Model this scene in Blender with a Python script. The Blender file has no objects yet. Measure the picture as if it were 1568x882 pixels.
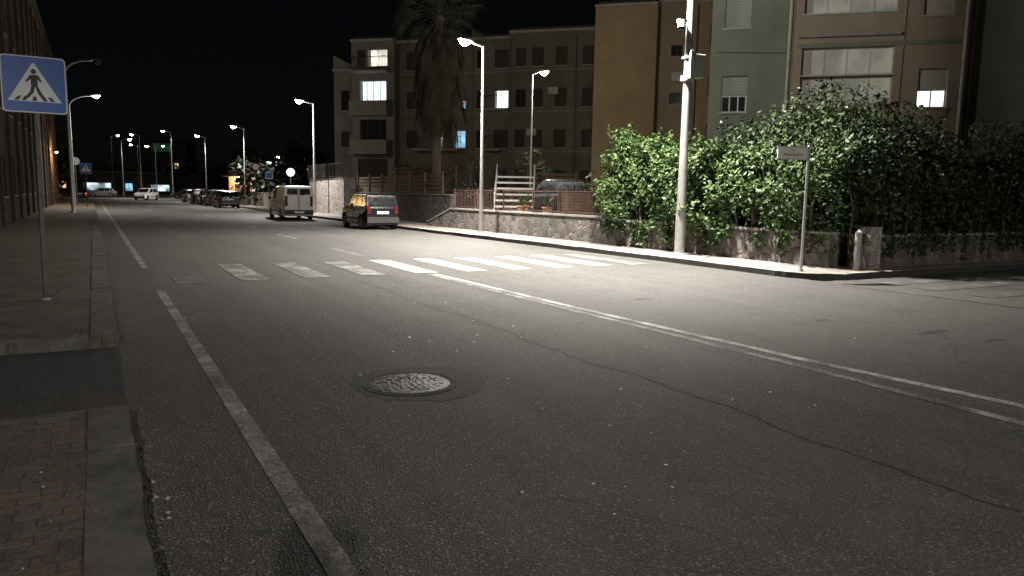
import bpy, math, random
import numpy as np
from mathutils import Vector, Matrix
random.seed(7); rng=np.random.default_rng(7)
S=bpy.context.scene
R=math.radians
MAT={}
# ---------------------------------------------------------------- materials
def newmat(name):
    m=bpy.data.materials.new(name); m.use_nodes=True
    nt=m.node_tree; b=nt.nodes['Principled BSDF']; MAT[name]=m
    return m,nt,b
def N(nt,t,**k):
    n=nt.nodes.new(t)
    for a,v in k.items():
        if a in n.inputs: n.inputs[a].default_value=v
        else: setattr(n,a,v)
    return n
def L(nt,a,b): nt.links.new(a,b)
def ramp(nt,fac,stops):
    r=nt.nodes.new('ShaderNodeValToRGB'); e=r.color_ramp.elements
    while len(e)<len(stops): e.new(.5)
    for i,(p,c) in enumerate(stops):
        e[i].position=p; e[i].color=(c[0],c[1],c[2],1) if hasattr(c,'__len__') else (c,c,c,1)
    L(nt,fac,r.inputs['Fac']); return r.outputs['Color']
def mix(nt,fac,a,b,mode='MIX'):
    m=nt.nodes.new('ShaderNodeMix'); m.data_type='RGBA'; m.blend_type=mode
    if isinstance(fac,(int,float)): m.inputs[0].default_value=fac
    else: L(nt,fac,m.inputs[0])
    for v,i in ((a,6),(b,7)):
        if hasattr(v,'is_output'): L(nt,v,m.inputs[i])
        else: m.inputs[i].default_value=(v[0],v[1],v[2],1)
    return m.outputs[2]
def coords(nt,scale=(1,1,1)):
    tc=nt.nodes.new('ShaderNodeTexCoord'); mp=nt.nodes.new('ShaderNodeMapping')
    mp.inputs['Scale'].default_value=scale
    L(nt,tc.outputs['Object'],mp.inputs['Vector']); return mp.outputs['Vector']
FLAT=False
def noise(nt,vec,scale,detail=4,rough=.6):
    n=N(nt,'ShaderNodeTexNoise'); n.inputs['Scale'].default_value=scale; n.inputs['Detail'].default_value=detail
    n.inputs['Roughness'].default_value=rough
    if FLAT: n.noise_dimensions='2D'
    L(nt,vec,n.inputs['Vector']); return n.outputs['Fac']
def bump(nt,b,h,strength=.4,dist=.01):
    n=nt.nodes.new('ShaderNodeBump'); n.inputs['Strength'].default_value=strength; n.inputs['Distance'].default_value=dist
    L(nt,h,n.inputs['Height']); L(nt,n.outputs['Normal'],b.inputs['Normal'])
def pm(name,c1,c2,scale=3,rough=.7,metal=0,bmp=0,bs=40,streak=None):
    m,nt,b=newmat(name); v=coords(nt)
    f=noise(nt,v,scale,4)
    c=ramp(nt,f,[(.3,c1),(.7,c2)])
    if streak:
        v2=coords(nt,(streak,streak,.35)); s=noise(nt,v2,1.0,3)
        c=mix(nt,ramp(nt,s,[(.5,0),(.8,.4)]),c,tuple(x*.55 for x in c1))
        c=mix(nt,ramp(nt,noise(nt,v,.35,4,.7),[(.4,0),(.7,.5)]),c,tuple(x*.7 for x in c1))
    L(nt,c,b.inputs['Base Color']); b.inputs['Roughness'].default_value=rough; b.inputs['Metallic'].default_value=metal
    if rough>=.9: b.inputs['Specular IOR Level'].default_value=.15
    if bmp: bump(nt,b,noise(nt,v,bs,2),bmp,.01)
    return m
def emis(name,c,s,var=.0,scale=2):
    m,nt,b=newmat(name); v=coords(nt)
    b.inputs['Base Color'].default_value=(.3,.3,.3,1)
    if var:
        f=noise(nt,v,scale,3); cc=ramp(nt,f,[(.35,tuple(x*(1-var) for x in c)),(.62,c)])
        L(nt,cc,b.inputs['Emission Color'])
    else: b.inputs['Emission Color'].default_value=(c[0],c[1],c[2],1)
    b.inputs['Emission Strength'].default_value=s
FLAT=True
def asphalt(name,k=1.0,tint=(1,.955,.89)):
    m,nt,b=newmat(name); v=coords(nt)
    big=noise(nt,v,.28,4,.65); mid=noise(nt,v,1.7,6,.72)
    st=noise(nt,coords(nt,(1.5,.06,1)),1.3,4)
    fine=noise(nt,v,80,2,.6)
    vo=N(nt,'ShaderNodeTexVoronoi'); vo.voronoi_dimensions='2D'; vo.inputs['Scale'].default_value=75; L(nt,v,vo.inputs['Vector'])
    T=lambda x:tuple(x*k*t for t in tint)
    c=ramp(nt,big,[(.34,T(.027)),(.64,T(.064))])
    c=mix(nt,ramp(nt,mid,[(.38,.0),(.64,.75)]),c,T(.023))
    c=mix(nt,ramp(nt,st,[(.4,.0),(.65,.5)]),c,T(.07))
    c=mix(nt,ramp(nt,fine,[(.5,0),(.7,.85)]),c,T(.14))
    c=mix(nt,ramp(nt,fine,[(.28,.8),(.46,0)]),c,T(.008))
    sp=N(nt,'ShaderNodeSeparateColor'); L(nt,vo.outputs['Color'],sp.inputs[0])
    c=mix(nt,ramp(nt,sp.outputs[0],[(.91,0),(.96,.65)]),c,T(.2))
    vc=N(nt,'ShaderNodeTexVoronoi'); vc.voronoi_dimensions='2D'; vc.feature='DISTANCE_TO_EDGE'; vc.inputs['Scale'].default_value=.36
    wv=N(nt,'ShaderNodeVectorMath'); wv.operation='ADD'
    nn=N(nt,'ShaderNodeTexNoise'); nn.noise_dimensions='2D'; nn.inputs['Scale'].default_value=1.4; nn.inputs['Detail'].default_value=5
    L(nt,v,nn.inputs['Vector']); L(nt,v,wv.inputs[0]); L(nt,nn.outputs['Color'],wv.inputs[1]); L(nt,wv.outputs[0],vc.inputs['Vector'])
    cr=ramp(nt,vc.outputs['Distance'],[(.0,.75),(.008,0)])
    cm=mix(nt,ramp(nt,big,[(.46,0),(.56,1)]),(0,0,0),cr)
    c=mix(nt,cm,c,T(.010))
    L(nt,c,b.inputs['Base Color']); b.inputs['Roughness'].default_value=.68
    b.inputs['Specular IOR Level'].default_value=.4
    ad=N(nt,'ShaderNodeMath'); ad.operation='ADD'; L(nt,fine,ad.inputs[0]); L(nt,vo.outputs['Distance'],ad.inputs[1])
    bump(nt,b,ad.outputs[0],.65,.012)
asphalt('asphalt'); asphalt('asphalt_patch',.5,(1,.95,.9))
def paint(name,lo,hi,c=(.58,.57,.52)):
    m,nt,b=newmat(name); v=coords(nt)
    f=noise(nt,v,28,6,.8); g=noise(nt,v,2.2,3)
    ad=N(nt,'ShaderNodeMath'); ad.operation='MULTIPLY_ADD'; ad.inputs[1].default_value=.6
    L(nt,g,ad.inputs[0]); L(nt,f,ad.inputs[2])
    cc=mix(nt,ramp(nt,ad.outputs[0],[(lo,0),(hi,1)]),(.045,.043,.04),c)
    cc=mix(nt,ramp(nt,noise(nt,v,7,6,.75),[(.42,0),(.68,.75)]),cc,(.11,.105,.097))
    cc=mix(nt,ramp(nt,noise(nt,v,80,2,.6),[(.3,.75),(.48,0)]),cc,(.025,.025,.025))
    L(nt,cc,b.inputs['Base Color']); b.inputs['Roughness'].default_value=.7
    bump(nt,b,noise(nt,v,80,2),.5,.01)
paint('paint',.66,.86); paint('paint_worn',.74,.98,(.45,.44,.4)); paint('paint_faint',.84,1.04,(.28,.27,.25)); paint('paint_line',.68,.96,(.38,.37,.34))
FLAT=False
def stone(name,scale,cols,mortar):
    m,nt,b=newmat(name); v=coords(nt)
    wv=N(nt,'ShaderNodeVectorMath'); wv.operation='MULTIPLY_ADD'; wv.inputs[1].default_value=(.25,.25,.25)
    nn=N(nt,'ShaderNodeTexNoise'); nn.inputs['Scale'].default_value=3; L(nt,v,nn.inputs['Vector']); L(nt,nn.outputs['Color'],wv.inputs[0]); L(nt,v,wv.inputs[2])
    a=N(nt,'ShaderNodeTexVoronoi'); a.inputs['Scale'].default_value=scale; L(nt,wv.outputs[0],a.inputs['Vector'])
    e=N(nt,'ShaderNodeTexVoronoi'); e.feature='DISTANCE_TO_EDGE'; e.inputs['Scale'].default_value=scale; L(nt,wv.outputs[0],e.inputs['Vector'])
    sp=N(nt,'ShaderNodeSeparateColor'); L(nt,a.outputs['Color'],sp.inputs[0])
    c=ramp(nt,sp.outputs[0],[(0,cols[0]),(.5,cols[1]),(1,cols[2])])
    c=mix(nt,ramp(nt,noise(nt,v,14,4),[(.35,.0),(.75,.55)]),c,cols[0])
    ed=ramp(nt,e.outputs['Distance'],[(.02,0),(.09,1)])
    c=mix(nt,ed,mortar,c)
    L(nt,c,b.inputs['Base Color']); b.inputs['Roughness'].default_value=.9
    bump(nt,b,ed,.9,.04)
stone('stone_wall',3.6,[(.06,.053,.05),(.13,.115,.105),(.19,.172,.16)],(.14,.128,.115))
stone('stone_light',3.0,[(.2,.17,.165),(.3,.26,.25),(.38,.34,.33)],(.32,.3,.28))
stone('old_brick',4.5,[(.045,.03,.022),(.075,.045,.033),(.09,.055,.04)],(.06,.048,.04))
def pavers(name,bw,bh,c1,c2,mo,rot=0,dist=.012):
    m,nt,b=newmat(name); tc=N(nt,'ShaderNodeTexCoord'); mp=N(nt,'ShaderNodeMapping'); mp.inputs['Rotation'].default_value=(0,0,rot)
    L(nt,tc.outputs['Object'],mp.inputs['Vector'])
    v=mp.outputs[0]
    wv=N(nt,'ShaderNodeVectorMath'); wv.operation='MULTIPLY_ADD'; wv.inputs[1].default_value=(dist,dist,.0)
    nn=N(nt,'ShaderNodeTexNoise'); nn.inputs['Scale'].default_value=7; nn.inputs['Detail'].default_value=3; L(nt,v,nn.inputs['Vector']); L(nt,nn.outputs['Color'],wv.inputs[0]); L(nt,v,wv.inputs[2])
    br=N(nt,'ShaderNodeTexBrick'); L(nt,wv.outputs[0],br.inputs['Vector'])
    br.inputs['Scale'].default_value=1; br.inputs['Brick Width'].default_value=bw; br.inputs['Row Height'].default_value=bh
    br.inputs['Mortar Size'].default_value=.006; br.inputs['Mortar Smooth'].default_value=.6; br.inputs['Bias'].default_value=0
    br.inputs['Color1'].default_value=(*c1,1); br.inputs['Color2'].default_value=(*c2,1); br.inputs['Mortar'].default_value=(*mo,1)
    c=mix(nt,ramp(nt,noise(nt,v,1.4,6,.7),[(.35,.1),(.62,.9)]),br.outputs['Color'],tuple(x*.5 for x in c1))
    c=mix(nt,ramp(nt,noise(nt,v,60,3),[(.5,0),(.75,.5)]),c,(.2,.175,.155))
    c=mix(nt,ramp(nt,noise(nt,v,22,4),[(.25,.8),(.47,0)]),c,(.012,.011,.01))
    c=mix(nt,ramp(nt,noise(nt,v,3.5,5,.7),[(.5,0),(.62,.6)]),c,(.03,.028,.024))
    L(nt,c,b.inputs['Base Color']); b.inputs['Roughness'].default_value=.8
    s=N(nt,'ShaderNodeMath'); s.operation='MULTIPLY_ADD'; s.inputs[1].default_value=-1
    L(nt,br.outputs['Fac'],s.inputs[0]); L(nt,noise(nt,v,40,3),s.inputs[2]); bump(nt,b,s.outputs[0],.8,.014)
pavers('pavers',.2,.1,(.095,.068,.058),(.125,.09,.078),(.035,.03,.026),0)
pavers('pavers_far',.4,.4,(.075,.07,.055),(.1,.09,.072),(.05,.045,.035))
pavers('pavers_right',.4,.4,(.27,.225,.205),(.32,.275,.25),(.15,.13,.115))
pm('kerb_stone',(.035,.034,.032),(.095,.092,.086),5,.85,0,.9,40)
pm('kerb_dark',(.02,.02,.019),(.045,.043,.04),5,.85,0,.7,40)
pm('soil',(.02,.018,.013),(.05,.045,.03),2,.95,0,.6,20)
pm('plaster_beige',(.15,.13,.10),(.19,.17,.135),1.2,.9,0,0,60,1.0)
pm('plaster_pale',(.22,.2,.165),(.27,.25,.21),1.2,.9,0,0,60,1.0)
pm('plaster_ochre',(.31,.235,.14),(.36,.28,.18),1.0,.9,0,0,60,1.0)
pm('plaster_green',(.165,.185,.145),(.205,.225,.178),1.0,.9,0,0,60,1.0)
pm('plaster_tan',(.28,.23,.165),(.33,.275,.205),1.0,.9,0,0,60,1.0)
pm('plaster_salmon',(.42,.22,.14),(.5,.28,.18),1.0,.9,0,0,60,1.0)
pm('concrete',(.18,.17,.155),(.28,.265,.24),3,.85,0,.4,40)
pm('concrete_dark',(.035,.033,.031),(.06,.057,.052),9,.85,0,.7,50)
pm('trim',(.3,.285,.25),(.4,.38,.34),2,.8)
pm('roof',(.05,.045,.04),(.08,.07,.06),4,.9,0,.4,20)
pm('frame_white',(.5,.5,.48),(.6,.6,.57),5,.4)
pm('frame_dark',(.04,.03,.025),(.06,.045,.035),5,.5)
pm('iron',(.02,.02,.02),(.05,.045,.04),8,.5,.6)
pm('iron_rust',(.06,.035,.028),(.11,.06,.045),6,.7,.3)
pm('galv',(.3,.3,.29),(.45,.45,.43),6,.5,.5,.15,60)
pm('pole_grey',(.07,.08,.07),(.13,.13,.12),8,.5,.5)
pm('grey_box',(.3,.31,.3),(.42,.43,.42),4,.5)
pm('lamp_body',(.12,.12,.13),(.2,.2,.2),4,.45,.5)
pm('white_metal',(.5,.5,.47),(.65,.65,.61),4,.4)
pm('bark',(.07,.055,.04),(.14,.11,.08),12,.95,0,.8,25)
pm('palm_dead',(.033,.026,.018),(.065,.05,.035),5,.95)
pm('wood',(.09,.06,.035),(.15,.1,.06),6,.75,0,.3,40)
pm('rubber',(.015,.015,.015),(.03,.03,.03),10,.85)
pm('rim',(.25,.25,.26),(.4,.4,.4),6,.35,.8)
pm('plastic_black',(.02,.02,.02),(.035,.035,.035),9,.6)
pm('sign_back',(.2,.2,.2),(.3,.3,.3),5,.5,.6)
pm('white_flat',(.75,.75,.75),(.8,.8,.8),3,.5)
pm('sign_blue',(.004,.085,.40),(.006,.1,.46),3,.4)
pm('sign_white',(.72,.76,.8),(.8,.84,.88),3,.45)
pm('sign_black',(.008,.008,.01),(.012,.012,.015),3,.5)
pm('sign_red',(.5,.02,.02),(.6,.03,.03),3,.5)
pm('cloth',(.02,.022,.03),(.035,.035,.045),20,.9)
pm('skin',(.45,.27,.2),(.5,.3,.22),20,.6)
pm('lid_iron',(.010,.010,.010),(.10,.097,.09),9,.36,.4,1.0,24)
pm('flake',(.5,.52,.5),(.75,.75,.72),20,.4)
def shut(name,c):
    m,nt,b=newmat(name); v=coords(nt)
    w=N(nt,'ShaderNodeTexWave'); w.bands_direction='Z'; w.inputs['Scale'].default_value=6; L(nt,v,w.inputs['Vector'])
    cc=ramp(nt,w.outputs['Fac'],[(0,tuple(x*.45 for x in c)),(.4,c)])
    cc=mix(nt,ramp(nt,noise(nt,v,1.1,4),[(.4,0),(.7,.5)]),cc,tuple(x*.6 for x in c))
    L(nt,cc,b.inputs['Base Color']); b.inputs['Roughness'].default_value=.6; bump(nt,b,w.outputs['Fac'],.6,.02)
shut('shutter_pale',(.36,.39,.33)); shut('shutter_white',(.55,.53,.46)); shut('shutter_brown',(.06,.045,.033)); shut('shutter_beige',(.2,.18,.14))
def glossy(name,c,r,metal=0,coat=0):
    m,nt,b=newmat(name); v=coords(nt)
    L(nt,ramp(nt,noise(nt,v,2,3),[(.3,c),(.7,tuple(x*1.15 for x in c))]),b.inputs['Base Color'])
    L(nt,ramp(nt,noise(nt,v,6,4),[(.3,r),(.75,r+.12)]),b.inputs['Roughness'])
    b.inputs['Metallic'].default_value=metal; b.inputs['Coat Weight'].default_value=coat
glossy('glass',(.008,.009,.011),.12); glossy('win_glass',(.02,.024,.026),.1)
glossy('car_black',(.006,.007,.009),.2,.1,.8); glossy('car_white',(.68,.69,.66),.28,0,.5); glossy('car_grey',(.05,.055,.06),.22,.4,.6); glossy('car_silver',(.3,.31,.32),.25,.6,.5); glossy('car_navy',(.012,.018,.04),.2,.3,.7)
glossy('tail_red',(.09,.006,.005),.2); glossy('head_clear',(.5,.5,.5),.1)
emis('tail_on',(1,.04,.02),2.5); emis('led',(1,.97,.88),60); emis('led_warm',(1,.86,.6),40)
emis('lit_cool',(.75,.92,1.0),1.7,.45,1.6); emis('lit_blue',(.35,.72,1.0),1.1,.6,1.5); emis('lit_white',(1,.93,.78),1.6,.6,1.8)
emis('lit_dim',(.36,.36,.26),.36,.7,.9); emis('lit_warm',(1,.62,.25),1.4,.4); emis('lit_bright',(.95,.98,1),2.2,.25,2)
emis('shop',(.75,.92,1),1.3,.9,.5); emis('shop_green',(.05,.4,.2),.08,.5,1); emis('shop_red',(1,.08,.05),.5)
def leafmat(name,c0,c1,c2):
    m,nt,b=newmat(name); a=N(nt,'ShaderNodeAttribute'); a.attribute_name='lv'
    L(nt,ramp(nt,a.outputs['Fac'],[(0,c0),(.55,c1),(1,c2)]),b.inputs['Base Color']); b.inputs['Roughness'].default_value=.55
    b.inputs['Specular IOR Level'].default_value=.25
leafmat('leaf_hedge',(.018,.036,.010),(.042,.078,.020),(.085,.125,.042))
leafmat('leaf_dark',(.013,.023,.009),(.028,.046,.017),(.058,.08,.035))
leafmat('leaf_far',(.006,.009,.006),(.01,.015,.009),(.018,.025,.014))
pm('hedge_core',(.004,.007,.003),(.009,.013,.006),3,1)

# ---------------------------------------------------------------- mesh builder
class MB:
    def __init__(s): s.v=[];s.f=[];s.m=[]
    def add(s,vs,fs,m):
        o=len(s.v); s.v+= [tuple(p) for p in vs]; s.f+=[tuple(i+o for i in f) for f in fs]; s.m+=[m]*len(fs)
    def box(s,x0,x1,y0,y1,z0,z1,m):
        s.add([(x0,y0,z0),(x1,y0,z0),(x1,y1,z0),(x0,y1,z0),(x0,y0,z1),(x1,y0,z1),(x1,y1,z1),(x0,y1,z1)],
              [(0,3,2,1),(4,5,6,7),(0,1,5,4),(1,2,6,5),(2,3,7,6),(3,0,4,7)],m)
    def beam(s,a,b,w,h,m,up=(0,0,1)):
        a=Vector(a);b=Vector(b);d=(b-a).normalized();u=Vector(up)
        if abs(d.dot(u))>.98:u=Vector((1,0,0))
        r=d.cross(u).normalized();u=r.cross(d)
        vs=[]
        for p in(a,b):
            for i,j in((-1,-1),(1,-1),(1,1),(-1,1)): vs.append(p+r*i*w/2+u*j*h/2)
        s.add(vs,[(0,1,2,3),(7,6,5,4),(0,4,5,1),(1,5,6,2),(2,6,7,3),(3,7,4,0)],m)
    def cyl(s,a,b,r0,r1,m,n=16,cap=True):
        a=Vector(a);b=Vector(b);d=(b-a).normalized();u=Vector((0,0,1)) if abs(d.z)<.98 else Vector((1,0,0))
        r=d.cross(u).normalized();u=r.cross(d);vs=[]
        for p,q in((a,r0),(b,r1)):
            for i in range(n):
                t=2*math.pi*i/n; vs.append(p+(r*math.cos(t)+u*math.sin(t))*q)
        fs=[(i,(i+1)%n,n+(i+1)%n,n+i) for i in range(n)]
        if cap: fs+=[tuple(range(n))[::-1],tuple(range(n,2*n))]
        s.add(vs,fs,m)
    def tube(s,pts,r,m,n=10):
        if not hasattr(r,'__len__'): r=[r]*len(pts)
        for i in range(len(pts)-1): s.cyl(pts[i],pts[i+1],r[i],r[i+1],m,n)
    def poly(s,pts,m): s.add(pts,[tuple(range(len(pts)))],m)
    def prism(s,pts,z0,z1,m,mside=None):
        n=len(pts)
        s.add([(x,y,z1) for x,y in pts],[tuple(range(n))],m)
        s.add([(x,y,z0) for x,y in pts]+[(x,y,z1) for x,y in pts],[(i,(i+1)%n,n+(i+1)%n,n+i) for i in range(n)],mside or m)
    def obj(s,name,parent=None,loc=(0,0,0),rot=0,bevel=0,smooth=False,seg=2,angle=30):
        me=bpy.data.meshes.new(name); me.from_pydata(s.v,[],s.f)
        ms=list(dict.fromkeys(s.m)); 
        for k in ms: me.materials.append(MAT[k])
        me.polygons.foreach_set('material_index',[ms.index(k) for k in s.m])
        if smooth: me.polygons.foreach_set('use_smooth',[True]*len(s.f))
        me.update(); o=bpy.data.objects.new(name,me); S.collection.objects.link(o)
        o.location=loc; o.rotation_euler=(0,0,rot)
        if parent: o.parent=parent
        if bevel:
            b=o.modifiers.new('b','BEVEL'); b.width=bevel; b.segments=seg; b.limit_method='ANGLE'; b.angle_limit=R(angle)
            b.use_clamp_overlap=True
        return o
def empty(name,loc=(0,0,0),rot=0):
    e=bpy.data.objects.new(name,None); S.collection.objects.link(e); e.location=loc; e.rotation_euler=(0,0,rot); e.empty_display_size=.3; return e

# ---------------------------------------------------------------- ground
g=MB(); g.add([(-900,-900,-.02),(900,-900,-.02),(900,1200,-.02),(-900,1200,-.02)],[(0,1,2,3)],'soil'); g.obj('ground')
g=MB()
for x0,x1,y0,y1 in [(.0,12.7,-60,100),(12.7,80,-4.5,9.8),(-6,0,5.6,8.7),(-70,70,100,260)]:
    g.add([(x0,y0,0),(x1,y0,0),(x1,y1,0),(x0,y1,0)],[(0,1,2,3)],'asphalt')
g.obj('road')
g=MB(); g.add([(-6,5.75,.004),(.14,5.75,.004),(.14,8.5,.004),(-6,8.5,.004)],[(0,1,2,3)],'asphalt_patch'); g.obj('driveway')
g=MB()
def ribbon(mb,pts,w,z,m):
    n=len(pts);vs=[]
    for i,p in enumerate(pts):
        a=Vector(pts[max(i-1,0)]);b=Vector(pts[min(i+1,n-1)]);d=(b-a).normalized();q=Vector((-d.y,d.x))
        ww=w[i] if hasattr(w,'__len__') else w
        vs+=[(p[0]-q.x*ww/2,p[1]-q.y*ww/2,z),(p[0]+q.x*ww/2,p[1]+q.y*ww/2,z)]
    mb.add(vs,[(2*i,2*i+2,2*i+3,2*i+1)[::-1] for i in range(n-1)],m)
seam=[(4.25+.05*math.sin(y*1.7)+.03*math.sin(y*5.1)+.012*math.sin(y*17)-.03*(y-5)*.3,y) for y in np.arange(1.2,13.2,.12)]
ribbon(g,seam,[.01+.035*random.random() for _ in seam],.003,'asphalt_patch')
for cx,cy,l,w_ in [(9.2,5.4,.36,.06),(9.35,4.75,.22,.07),(8.6,6.6,.15,.05),(.62,3.55,.05,.03),(7.6,9.2,.2,.05)]:
    n=14; g.poly([(cx+l*random.uniform(.7,1.1)*math.cos(2*math.pi*k/n),cy+w_*random.uniform(.6,1.4)*math.sin(2*math.pi*k/n),.0035) for k in range(n)],'kerb_dark')
g.obj('asphalt_seam')

kerbR=[(11.0,100),(11.2,50),(11.8,30),(12.5,15),(12.55,12)]
for i in range(8):
    t=i/7*math.pi/2; kerbR.append((13.6-1.05*math.cos(t),10.85-1.05*math.sin(t)))
kerbR+=[(15,9.8),(60,9.8)]
inner=[(60,10.9),(14.9,10.9),(14.7,19),(14.3,30),(14.2,53),(14.2,100)]
g=MB(); g.prism(kerbR+inner,-.01,.12,'pavers_right','kerb_dark'); g.obj('sidewalk')  # dark edge colour stands in for shade on the vertical face
def kerb(name,pts,side,z=.126,w=.24,m='kerb_stone',ms='kerb_stone',seglen=1.0):
    mb=MB()
    P=[Vector(p) for p in pts]
    for i in range(len(P)-1):
        d=P[i+1]-P[i]; n=max(1,int(round(d.length/seglen))) if d.length<60 else 45
        q=Vector((-d.y,d.x)).normalized()*side
        for k in range(n):
            a=P[i]+d*(k/n);b=P[i]+d*((k+1)/n); u=d.normalized()*random.uniform(.002,.01)
            if n>1: a=a+u;b=b-u
            j=random.uniform(-.006,.008); o=q*random.uniform(-.018,-.006); o2=q*random.uniform(-.018,-.006)
            m1=a+(b-a)*.3+q*random.uniform(-.018,.016); m2=a+(b-a)*.7+q*random.uniform(-.018,.022)
            ptsn=[(a+o),m1,m2,(b+o2),(b+q*w),(a+q*w)]
            if (ptsn[3]-ptsn[0]).cross(ptsn[4]-ptsn[0])<0: ptsn=ptsn[::-1]
            mb.prism([(p.x,p.y) for p in ptsn],-.01,z+j,m,ms)
    return mb.obj(name,bevel=.014,seg=2,angle=50)
kerb('kerb',kerbR,1,.126,.16,'concrete','kerb_dark')  # road-facing side coloured darker than the top, shade put into the colour
g=MB(); g.prism([(-6,-40),(.1,-40),(.13,5.7),(-6,5.7)],-.01,.12,'pavers'); g.obj('sidewalk')
g=MB(); g.prism([(-3.06,8.56),(.12,8.56),(.1,30),(.0,60),(-.2,100),(-3.06,100)],-.01,.12,'pavers_far'); g.obj('sidewalk')
kerb('kerb',[(.13,-20),(.13,5.7)],1,seglen=.9); kerb('kerb',[(-.12,5.71),(-6,5.71)],1,w=.12)
kerb('kerb',[(-6,8.55),(-.12,8.55)],1,w=.14)
kerb('kerb',[(.13,8.56),(.1,30),(.0,60),(-.2,99)],1)
# dirt, small stones and dry leaves gathered along the kerbs
mb=MB()
for i in range(520):
    k=random.random()
    if k<.45: x=.17+abs(random.gauss(0,.05));y=random.uniform(1.5,5.6);z=.001
    elif k<.8: x=.16+abs(random.gauss(0,.06));y=random.uniform(8.7,26);z=.001
    else: x=random.uniform(-1.5,.1);y=random.choice([random.uniform(2,5.6),random.uniform(8.7,14)]);z=.128
    s=random.uniform(.004,.014) if random.random()<.85 else random.uniform(.015,.03); t0=random.random()*6; h=random.uniform(.3,.9)*s
    b_=[(x+s*math.cos(t0+2*math.pi*q/4)*random.uniform(.6,1.2),y+s*math.sin(t0+2*math.pi*q/4)*random.uniform(.6,1.2),z) for q in range(4)]
    mb.add(b_+[(x,y,z+h)],[(0,1,4),(1,2,4),(2,3,4),(3,0,4)],random.choice(['concrete','kerb_stone','wood','kerb_dark']))
mb.obj('gutter_debris')

# markings
g=MB(); 
ribbon(g,[(.86,-5),(.86,3),(.84,13.1)],.125,.004,'paint_line')
ribbon(g,[(.82,16.8),(.78,25),(.68,45),(.55,73),(.5,95)],.125,.004,'paint_line')
ribbon(g,[(5.95,13.75),(6.08,9),(6.3,5),(6.52,3),(6.75,-2)],.12,.004,'paint')
ribbon(g,[(5.82,13.75),(5.9,9),(6.02,5),(6.0,3),(6.0,-3)],.12,.004,'paint_worn')
for y in (18.2,25.2,32.2,39.2,46.2,53.2,60.2,67.2,74.2):
    ribbon(g,[(5.9,y),(5.85,y+3)],.13,.004,'paint_worn')
ribbon(g,[(3.2,57),(3.2,60)],.5,.004,'paint_worn')
g.obj('lane_marking')
g=MB()
for i,(x,m) in enumerate([(1.4,'paint_faint'),(2.48,'paint_worn'),(3.62,'paint_worn'),(4.75,'paint_worn'),(5.87,'paint'),(7.0,'paint'),(8.12,'paint'),(9.25,'paint'),(10.35,'paint'),(11.4,'paint_worn')]):
    y0,y1=(13.95,17.0)
    if i==0: y0,y1=13.8,14.9
    g.add([(x-.25,y0,.008),(x+.25,y0,.008),(x+.25,y1,.008),(x-.25,y1,.008)],[(0,1,2,3)],m)
g.obj('zebra_crossing')
g=MB()
for y in (3.1,4.1,5.1,6.1,7.1,8.1,9.0):
    g.add([(13.4,y-.2,.008),(16.2,y-.2,.008),(16.2,y+.2,.008),(13.4,y+.2,.008)],[(0,1,2,3)],'paint_faint')
ribbon(g,[(12.6,9.2),(12.7,4.5)],.15,.008,'paint_faint')
g.obj('zebra_crossing')

# manhole
e=empty('manhole_cover',(2.3,5.85,0)); mb=MB()
def disc(mb,cx,cy,r,z,m,n=40,j=0): mb.poly([(cx+r*(1+random.uniform(-j,j))*math.cos(2*math.pi*i/n),cy+r*(1+random.uniform(-j,j))*math.sin(2*math.pi*i/n),z) for i in range(n)],m)
disc(mb,.09,.01,.6,.003,'asphalt_patch',34,.09); disc(mb,0,0,.405,.005,'concrete_dark',40,.02); disc(mb,0,0,.365,.007,'rubber'); disc(mb,0,0,.345,.008,'lid_iron')
for i in range(-5,6):
    for j in range(-5,6):
        if (i*i+j*j)*.0036<.085 and random.random()<.93:
            a=.06*i+random.uniform(-.004,.004);b=.06*j; w=.022 if (i+j)%2 else .010; h=.010 if (i+j)%2 else .022
            mb.box(a-w,a+w,b-h,b+h,.007,.011+random.uniform(-.002,.002),'lid_iron')
n=60
for r0,r1,z in((.385,.405,.009),(.318,.33,.012)):
    mb.add([(r*math.cos(2*math.pi*i/n),r*math.sin(2*math.pi*i/n),z) for r in(r0,r1) for i in range(n)],[(i,(i+1)%n,n+(i+1)%n,n+i)[::-1] for i in range(n)],'lid_iron' if r0<.35 else 'concrete_dark')
mb.obj('cover',e,bevel=.0015,seg=1)
mb=MB()
for i in range(80):
    if i<50: x=random.uniform(1.6,5.2); y=random.uniform(2.2,10.5)
    else: x=random.uniform(-1,9); y=random.uniform(2.5,16)
    z=.004 if x>.15 else .128
    if 5.7<y<8.6 and x<.2: z=.006
    s=random.uniform(.005,.019); t0=random.random()*6; n=random.choice([4,5,6])
    mb.poly([(x+s*random.uniform(.5,1.2)*math.cos(t0+2*math.pi*k/n),y+s*random.uniform(.4,1)*math.sin(t0+2*math.pi*k/n),z+random.uniform(.001,.008)) for k in range(n)],'flake')
mb.obj('road_litter')

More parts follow.
